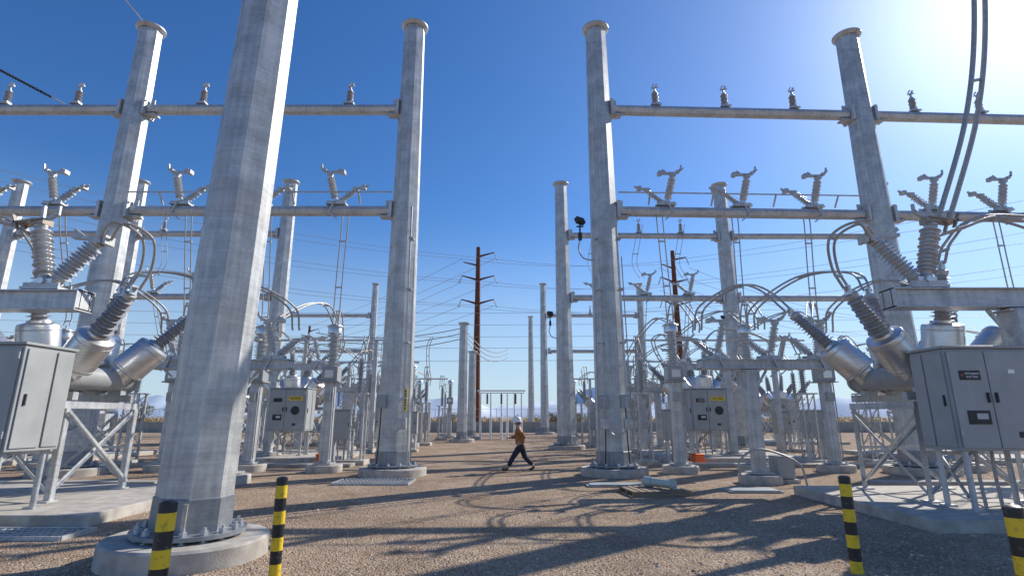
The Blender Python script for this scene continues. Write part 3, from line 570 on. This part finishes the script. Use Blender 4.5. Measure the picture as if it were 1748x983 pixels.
for X,lb in ((-17,'inner'),(-19.6,'middle'),(-22.2,'outer')):
    dropper(X,32.2,9.3,X,34,4.6,'distant twin dropper of the second row on the left, '+lb)
    jumper([(X,31.8,13.9),(X+.3,31.7,12.6),(X+.55,31.7,11.2),(X+.1,31.8,10.3)],(.3,0,0),'twin loop between the left second row beams, '+lb,.018,1)
for i,(a,b_,lb) in enumerate((((5.65,18.7,5.1),(5.6,16,4.3),'nearest the right aisle pole'),((8.4,19,5.1),(7.6,16,4.4),'second from the right aisle pole'),((11.1,19.1,5.1),(9.1,16,4.4),'third from the right aisle pole'),((-6.4,19,5.1),(-7.2,16,4.3),'nearest the left aisle pole'),((-12,19.2,5.1),(-9.8,16,4.4),'left of the foreground pole'),((5.65,18.7,5.1),(6.3,30.5,4.3),'long one on the right aisle side'),((8.4,19,5.1),(7.6,24.7,5.0),'reaching the second right breaker'),((-6.4,19,5.1),(-8,24.7,5.0),'reaching the second left breaker'),((11.1,19.1,5.1),(10.6,24.7,5.0),'reaching the second right breaker, outer one'),((-12,19.2,5.1),(-11.6,24.7,5.0),'reaching the second left breaker, outer one'))):
    a=V(a);b_=V(b_); jumper([a,a.lerp(b_,.2)+V((0,0,.7)),a.lerp(b_,.55)+V((0,0,.8)),b_+V((0,0,.35)),b_],(.2,0,0),'arched twin cable over the instrument transformer '+lb,.026,2)
# ---------------------------------------------------------------- surge arresters on lattice pedestals
def mk_arr():
    t=thing('surge_arrester','','arrester'); w_=.24
    MB().box((0,0,.08),(.9,.9,.2)).build('footing','conc',t,bev=.02)
    for x in (-w_,w_):
        for y in (-w_,w_): MB().ang((x,y,.18),(x,y,2.7),.07).build('leg','steel',t)
    q=MB()
    for k in range(5):
        z=.25+k*.49
        for s_ in (-1,1):
            q.bar((-w_,s_*w_,z),(w_,s_*w_,z+.46),.035,.012); q.bar((s_*w_,-w_,z+.46),(s_*w_,w_,z),.035,.012)
    q.build('lattice','steel',t)
    MB().box((0,0,2.73),(.8,.6,.05)).build('top_plate','steel',t)
    MB().ins((0,0,2.76),(0,0,1),1.35,.08,.16,15,16).build('insulator','porc',t)
    MB().lathe((0,0,4.11),(0,0,1),[(.11,0),(.11,.06),(.04,.08),(.035,.25)],12).bar((-.2,0,4.32),(.25,0,4.4),.06,.05).build('terminal','cast',t)
    MB().box((0,-.3,1.5),(.2,.12,.28)).build('counter_box','cab',t)
    return t
ar=None; side={1:'right',-1:'left'}
rows={22:(( 5.3,11.9,14.4,18.9),'just behind the front pole row'),29.6:((5.2,6.9,12.9,15.5),'in the second bay'),36.5:((4.9,7.5,10.2,13.2,16.2),'behind the second pole row'),45:((4.9,7.2,10.5,13.5),'in the third bay'),56:((6,9,12),'near the third pole row')}
for Y,(xs,wh) in rows.items():
    for sd in (1,-1):
        for i,x in enumerate(xs):
            X=sd*x-(.9 if sd<0 else 0); lb=f'{ordw[i]} {side[sd]} side lattice pedestal arrester from the aisle, {wh}'
            if ar is None: ar=mk_arr(); ar['label']=lb; ar.location=(X,Y,0); ar['group']='surge arresters on lattice pedestals'
            else: dup(ar,lb,(X,Y,0))
            a=V((X,Y,4.35)); b_=V((X+sd*.5,Y+2.6,4.2))
            jumper([a,a+V((0,.5,.7)),a.lerp(b_,.6)+V((0,0,1.0)),b_+V((0,0,.3)),b_],(.18,0,0),f'arched cable on the {ordw[i]} {side[sd]} side arrester, {wh}',.026,1)
# standing junction cabinets
jc=None
for X,Y,lb in ((-6.9,22.4,'grey standing cabinet just behind the left aisle transformer'),(6.5,21.9,'grey standing cabinet behind the right aisle transformer'),(13.2,24,'grey standing cabinet right of the NL440C breaker'),(-5.6,30,'grey standing cabinet in the left second bay near the aisle'),(5.9,39.5,'grey standing cabinet in the right third bay near the aisle'),(-6.2,38.5,'grey standing cabinet in the left third bay near the aisle'),(14.8,30,'grey standing cabinet in the outer part of the right second bay'),(12.6,36,'grey standing cabinet behind the second row on the right'),(-13.6,22.2,'grey standing cabinet behind the near left breaker'),(13.4,46,'distant grey standing cabinet in the right third bay'),(-14.2,46,'distant grey standing cabinet in the left third bay')):
    if jc is None:
        jc=o=thing('standing_cabinet',lb,'cabinet',(X,Y,0),0,'grey standing junction cabinets')
        q=MB().box((0,0,1.5),(.85,.45,1.15)).build('housing','cab',o,bev=.02); MB().box((0,-.236,1.5),(.75,.02,1.05)).build('door','cabd',q); MB().box((.3,-.26,1.5),(.03,.03,.16)).build('door_handle','black',q); MB().box((0,0,2.1),(.93,.53,.04)).build('roof','cab',o)
        for x in (-.33,.33): MB().box((x,0,.5),(.09,.3,.9)).build('leg','steel',o)
        MB().box((0,0,.06),(1.0,.7,.12)).build('plinth','conc',o)
        for x in (-.15,.1): MB().cyl((x,0,.1),(x,0,.95),.035,8).build('conduit','cable',o)
    else: dup(jc,lb,(X,Y,0))
# ---------------------------------------------------------------- rigid bus tubes
for x0,x1,y,z,lb in ((6,14,34,5.25,'rigid tube bus over the right second bay'),(-15,-6,34.5,5.25,'rigid tube bus over the left second bay'),(5,15,46,5.0,'rigid tube bus over the right third bay'),(-16,-5.5,46,5.0,'rigid tube bus over the left third bay'),(5,16,28.9,5.9,'rigid tube bus behind the second right breaker'),(-17,-5.5,28.9,5.9,'rigid tube bus behind the second left breaker')):
    t=thing('tube_bus',lb,'bus bar',(x0,y,0)); MB().cyl((0,0,z),(x1-x0,0,z),.06,10).build('tube','alu',t)
    for k in range(3):
        x=(k+.5)/3*(x1-x0); MB().ins((x,0,z-.95),(0,0,1),.9,.09,.17,9,14).build('insulator','porcl',t); MB().box((x,0,(z-.95)/2),(.22,.22,z-.95)).build('column','steel',t)
# ---------------------------------------------------------------- overhead wires
def strain(p0,p1,lb):
    p0=V(p0);p1=V(p1); t=thing('strain_line',lb,'wire',tuple(p0)); d=(p1-p0).normalized()
    MB().cyl((0,0,0),tuple(d*.4),.03,8).build('shackle','steel',t); MB().ins(d*.4,d,2.2,.035,.075,24,10).build('insulator_string','black',t); MB().cyl(tuple(d*2.6),tuple(p1-p0),.022,6).build('conductor','cable',t)
strain((-17.0,17.9,13.35),(-27,8,17.2),'black insulator string and wire pulling off the upper left beam to the left edge')
wire((-14.5,18,16.9),(-15.2,9,18.9),.15,.02,'thin wire tied to the top of the far left pole running up out of view')
def tpole(X,Y,H,lb,rz=0):
    t=thing('transmission_pole',lb,'pole',(X,Y,0),rz,'rust brown transmission poles')
    MB().lathe((0,0,0),(0,0,1),[(.62,0),(.3,H)],12).build('shaft','rust',t)
    for i,z in enumerate((H-1,H-4.6,H-8.2)):
        for s_ in (-1,1):
            if i==0 and s_==-1: continue
            L=2.4
            am=MB().tube([(s_*.25,0,z-.4),(s_*L*.6,0,z-.05),(s_*L,0,z+.2)],[.17,.12,.08],8).build('arm','rust',t); MB().ins((s_*L,0,z+.1),(s_*.4,0,-1),1.2,.05,.1,8,10).build('insulator','porc',am)
    MB().tube([(-.2,0,H-2.8),(-2.2,0,H-2.3)],[.15,.08],8).build('arm','rust',t)
    return t
tpole(-5.05,76,26.6,'tall rust brown transmission pole standing beyond the aisle')
tpole(25,79,27,'rust brown transmission pole seen behind the right equipment',.3)
tpole(-54,140,25.5,'distant rust brown transmission pole behind the left equipment')
gw='thin power lines between the transmission poles'
for i,z in enumerate((25.8,22.2,18.6)):
    for s_ in (-2.4,2.4):
        wire((-5.05+s_,76,z-1),(25+s_,79,z-.6),.9,.025,'thin power line strung right from the rust brown pole',gw)
        wire((-5.05+s_,76,z-1),(-60+s_,50,z+2),1.6,.025,'thin power line strung left from the rust brown pole across the sky',gw)
        wire((25+s_,79,z-.6),(95+s_*2,30,z+3),2,.025,'thin power line fanning out from the right rust brown pole',gw)
        wire((-5.05+s_,76,z-1),(-54+s_,140,z-1),1,.03,'thin power line receding from the rust brown pole to the distant one',gw)
        wire((25+s_,79,z-1.5),(80+s_,110,z-4),2,.03,'thin power line low in the sky behind the right equipment',gw)
for k,(z,y) in enumerate(((11.5,70),(13,70),(14.6,70),(16.2,70),(9.4,66))):
    wire((-75,y,z),(75,y,z+.8),1.2,.025,'thin horizontal power line crossing the whole yard low in the sky','low power lines crossing behind the yard')
for k,(z,dy) in enumerate(((8.6,0),(8.2,.9),(7.8,1.8))):
    wire((-3.75,41+dy*.1,z),(-16,43+dy,z-.1),.6,.035,f'sagging bus cable running left from the short pole, {ordw[k]} from the top')
    wire((-3.75,41,z),(-.4,52,z-.3),1.0,.035,f'slack loop cable right of the short pole, {ordw[k]} from the top',name='loop_cable')
for k,x in enumerate((-6.4,-8.2,-10)):
    jumper([(x,42,8.0),(x-.25,42,7.2),(x-.2,42,5.8),(x,42,4.6)],(.2,0,0),f'short looped dropper under the sagging bus, {ordw[k]} left of the short pole',.03,1)
t=thing('bus_support','low portal stand with slim white posts at the end of the aisle','stand',(-.9,46,0))
MB().box((0,0,4.0),(4.1,.16,.12)).box((0,0,3.82),(3.9,.08,.08)).build('top_bar','white',t)
for x in (-1.75,-.9,0,.5,1.1,1.7):
    MB().lathe((x,0,0),(0,0,1),[(.1,0),(.1,1.7),(.06,1.72),(.055,3.8)],10).build('post','white',t)
for x in (-1.2,0,1.2): MB().ins((x,0,2.9),(0,0,1),.85,.06,.13,8,12).build('insulator','rust',t)
def flood(X,Y,Z,lb,side,k=1):
    t=thing('floodlight',lb,'lamp',(X,Y,Z),0,'black floodlights on pole brackets'); t.scale=(k,)*3
    mr_=Matrix.Rotation(R(38),3,'Z')@Matrix.Rotation(R(-28),3,'X')
    MB().box((0,0,0),(.40,.2,.26),mr_).build('lamp_housing','black',t,bev=.02)
    MB().cyl((0,.05,-.12),(0,.1,-.55),.035,8).bar((-.14,.05,-.22),(.14,.05,-.22),.05,.05).build('yoke','black',t)
    MB().box((0,.1,-.62),(.14,.14,.3)).build('driver_box','black',t)
    MB().tube(crom([(0,.1,-.75),(-side*.07,.1,-1.15),(side*.1,.1,-1.5),(side*.45,.1,-1.6)],5),.03,8).build('bracket_arm','steel',t)
flood(2.42,17.8,8.6,'black floodlight on a curved bracket left of the right aisle pole',1,.9)
flood(2.35,32.1,8.0,'small black floodlight on the second row pole near the aisle',1,.95)
flood(13.0,32.2,7.8,'small black floodlight on the outer right second row pole',1,.7)
# ---------------------------------------------------------------- bollards
def bollard(X,Y,lb,r=.067,tilt=(0,0)):
    t=thing('bollard',lb,'bollard',(X,Y,0),0,'yellow and black striped bollards')
    t.rotation_euler=(R(tilt[0]),R(tilt[1]),X)
    MB().lathe((0,0,-.2),(0,0,1),[(r,0),(r,1.27),(r*.97,1.285),(r*.6,1.30)],28).build('post','stripe',t)
bollard(-2.78,6.82,'yellow and black striped bollard right of the massive foreground pole',tilt=(0,.8)); bollard(-2.98,4.9,'nearest left striped bollard in front of the foreground pole footing',.073,(1,0))
bollard(4.12,6.95,'striped bollard in front of the near right concrete pad',.067,(0,-1)); bollard(4.13,4.68,'striped bollard cut off by the bottom right corner of the picture')
# ---------------------------------------------------------------- grates, pallet, boxes
def grate(X,Y,L,W,lb,rz=0):
    t=thing('drain_grate',lb,'grate',(X,Y,0),rz)
    b=MB(); b.box((0,-W/2,.03),(L,.04,.06)).box((0,W/2,.03),(L,.04,.06)).box((-L/2,0,.03),(.04,W,.06)).box((L/2,0,.03),(.04,W,.06)); b.build('frame','steel',t)
    b=MB(); n_=int(L/.11)
    for k in range(1,n_): b.box((-L/2+k*L/n_,0,.032),(.014,W-.05,.03))
    for k in range(1,4): b.box((0,-W/2+k*W/4,.042),(L-.05,.010,.02))
    b.build('bars','steel',t); MB().box((0,0,.006),(L-.04,W-.04,.008)).build('pit_shade_sheet','black',t)  # flat black sheet stands in for the shade below the bars
grate(-3.9,15.9,2.1,1.15,'grey steel grate lying in front of the left aisle pole'); grate(-7.9,9.0,2.2,.7,'grey steel grate in the bottom left corner beside the pad')
t=thing('pallet','weathered wooden pallet on the gravel right of the right aisle pole','pallet',(3.45,13.7,0),.12)
for y in (-.5,0,.5): MB().box((0,y,.05),(1.4,.1,.1)).build('runner','wood',t)
for k in range(8): MB().box((-.63+k*.18,0,.113),(.13,1.15,.024)).build('deck_board','wood',t)
t=thing('spare_insulator','pale grey green cylinder lying on the wooden pallet','insulator',(3.6,13.75,.245),R(-55))
MB().lathe((-.45,0,0),(1,0,0),[(.10,0),(.12,.02),(.12,.25),(.10,.26),(.10,.8),(.12,.82),(.12,.9),(.09,.91)],24).build('body','teal',t); MB().lathe((-.5,0,0),(1,0,0),[(.08,0),(.08,.05)],16).build('end_flange','cast',t)
for X,Y,L,W,lb in ((2.95,15.2,1.9,.6,'flat grey green sheet lying beside the wooden pallet'),(6.0,14.1,1.3,.7,'flat pale sheet on the gravel left of the near right pad')):
    tag(MB().box((0,0,.02),(L,W,.03)).box((0,0,.05),(L*.92,W*.9,.02)).build('cover_sheet','plate',loc=(X,Y,.005),bev=.005),lb,'cover sheet')
def jbox(X,Y,lb,s_=1):
    t=thing('ground_box',lb,'box',(X,Y,0)); MB().box((0,0,.42*s_),(.55*s_,.4,.62*s_)).build('housing','cab',t,bev=.02); MB().box((0,-.21,.42*s_),(.45*s_,.02,.5*s_)).build('door','cabd',t); MB().box((0,0,.05),(.7*s_,.55,.1)).build('plinth','conc',t)
jbox(7.75,16,'low grey box on the gravel beside the mid right T stand'); jbox(5.2,34.5,'low grey box in the distance right of the aisle',.9); jbox(-5.6,24,'low grey box on the gravel in the left second bay',.9)
def obox(X,Y,lb):
    t=thing('orange_case',lb,'case',(X,Y,0),.3,'orange plastic cases left in the yard'); t.scale=(.78,)*3
    MB().lathe((0,0,0),(0,0,1),[(.36,0),(.42,.05),(.36,.42)],4,R(45)).build('body','orange',t,bev=.02); MB().lathe((0,0,.42),(0,0,1),[(.39,0),(.39,.04),(.3,.08)],4,R(45)).build('lid','orange',t,bev=.01)
    MB().tube(crom([(-.15,0,.48),(-.12,0,.6),(.12,0,.6),(.15,0,.48)],5),.02,6).build('handle','black',t)
obox(-7.7,22.4,'orange case beside the second left breaker'); obox(7.5,22.5,'orange case beside the second right breaker'); obox(-15.5,20.0,'orange case behind the near left breaker'); obox(14.4,20.0,'orange case behind the near right breaker')
t=thing('ground_hoop','thin looped conduit rising from the gravel beside the T stand','conduit',(6.3,15.2,0))
MB().tube(crom([(0,0,0),(-.1,0,.6),(.5,0,.95),(1.5,0,.6),(1.7,0,0)],8),.03,8).build('pipe','cable',t)
# ---------------------------------------------------------------- person
def skinned(name,mt,V_,E_,parent,root=0,sub=2):
    me=bpy.data.meshes.new(name); me.from_pydata([v[:3] for v in V_],E_,[]); o=bpy.data.objects.new(name,me); C.objects.link(o); o.parent=parent
    me.materials.append(M[mt]); sk=o.modifiers.new('Skin','SKIN'); sk.use_smooth_shade=True
    if not me.skin_vertices: print('NO SKIN'); return o
    for i,v in enumerate(V_):
        r=v[3]; d=me.skin_vertices[0].data[i]; d.radius=(r,r); d.use_root=(i==root)
    q=o.modifiers.new('Sub','SUBSURF'); q.levels=sub; q.render_levels=sub
    return o
P=thing('person','person in brown jacket, dark jeans and white hard hat walking left across the aisle','person',(.3,19.2,0))
bv=[(0,0,.93,.14),(-.02,0,1.1,.13),(-.05,0,1.3,.15),(-.07,0,1.42,.10),(-.09,0,1.49,.055),(-.12,0,1.56,.075),(-.125,0,1.62,.088),(-.11,0,1.67,.06)]
be=[(i,i+1) for i in range(7)]
def chain(base,pts):
    p=base
    for q in pts: bv.append(q); be.append((p,len(bv)-1)); p=len(bv)-1
    return p
chain(0,[(-.02,-.1,.86,.095),(-.24,-.1,.52,.062),(-.27,-.1,.44,.06),(-.46,-.1,.12,.042),(-.58,-.1,.06,.035)])
chain(0,[(.02,.1,.86,.095),(.13,.1,.50,.062),(.17,.1,.42,.06),(.46,.1,.17,.042),(.42,.1,.07,.035),(.36,.1,.05,.03)])
def hand(w,px,dirx,dz,sy):
    p=chain(w,[px]); x,y,z=px[:3]
    for k,(dy,L) in enumerate(((-.03,.06),(-.01,.072),(.01,.068),(.028,.055))):
        chain(p,[(x+dirx*.04,y+dy,z+dz*.04,.0095),(x+dirx*(.04+L*.6),y+dy,z+dz*(.04+L*.6),.008),(x+dirx*(.03+L*.8),y+dy-sy*.02,z+dz*(.03+L),.007)])
    chain(p,[(x+dirx*.01-.02,y-.035,z,.010),(x+dirx*.04-.04,y-.045,z-.01,.009)])
w1=chain(3,[(-.06,-.19,1.39,.062),(.12,-.25,1.13,.045),(-.06,-.27,.97,.03)]); hand(w1,(-.12,-.27,.94,.032),-.8,-.5,1)
w2=chain(3,[(-.08,.19,1.39,.062),(-.16,.25,1.14,.045),(-.38,.2,1.10,.03)]); hand(w2,(-.44,.19,1.10,.032),-.9,-.2,-1)
skinned('body','skin',bv,be,P)
jv=[(0,0,.86,.175),(-.02,0,1.0,.18),(-.04,0,1.18,.19),(-.06,0,1.34,.19),(-.075,0,1.42,.12),(-.085,0,1.46,.07)]
je=[(0,1),(1,2),(2,3),(3,4),(4,5)]
def jch(b,pts):
    p=b
    for q in pts: jv.append(q); je.append((p,len(jv)-1)); p=len(jv)-1
jch(3,[(-.06,-.19,1.38,.088),(.03,-.23,1.26,.08),(.12,-.25,1.13,.072),(-.03,-.268,.99,.052)]); jch(3,[(-.08,.19,1.38,.088),(-.13,.23,1.26,.08),(-.16,.25,1.14,.072),(-.35,.205,1.105,.052)])
skinned('jacket','jacket',jv,je,P)
tv=[(0,0,.96,.15),(0,0,.88,.155),(-.03,-.1,.80,.125),(-.23,-.1,.53,.10),(-.28,-.1,.44,.09),(-.43,-.1,.16,.08),(.04,.1,.80,.125),(.13,.1,.52,.10),(.18,.1,.42,.09),(.43,.1,.20,.08)]
skinned('trousers','denim',tv,[(0,1),(1,2),(2,3),(3,4),(4,5),(1,6),(6,7),(7,8),(8,9)],P)
skinned('boot','boot',[(-.44,-.1,.15,.055),(-.47,-.1,.07,.058),(-.56,-.1,.06,.05),(-.66,-.1,.09,.036)],[(0,1),(1,2),(2,3)],P)
skinned('boot','boot',[(.45,.1,.19,.055),(.45,.1,.12,.056),(.38,.1,.07,.05),(.28,.1,.045,.038)],[(0,1),(1,2),(2,3)],P)
h=MB().lathe((-.115,0,1.64),(-.10,0,1),[(.170,0),(.172,.014),(.155,.02),(.152,.07),(.138,.13),(.10,.18),(.035,.205)],24).box((-.29,0,1.65),(.09,.18,.014)); h.box((-.135,0,1.845),(.18,.03,.03)); h.build('hard_hat','white',P)
MB().lathe((-.215,0,1.59),(-1,0,-.1),[(.02,0),(.014,.025),(.004,.035)],8).build('nose','skin',P)
for s_ in (-1,1): MB().lathe((-.2,s_*.033,1.615),(-1,0,0),[(.010,0),(.009,.01),(.004,.013)],8).build('eye','black',P); MB().lathe((-.115,s_*.088,1.60),(0,s_,0),[(.028,0),(.024,.015)],10).build('ear','skin',P)
MB().lathe((-.085,0,1.57),(0,0,1),[(.085,0),(.1,.03),(.1,.06)],16).build('hair','boot',P)
MB().tube([(-.205,-.022,1.555),(-.213,0,1.553),(-.205,.022,1.555)],.006,6).build('mouth','bronze',P)
for o in bpy.data.objects:
    if not o.parent and 'label' in o and not 4<=len(o['label'].split())<=16: print('LONG',len(o['label'].split()),o.name,o['label'])
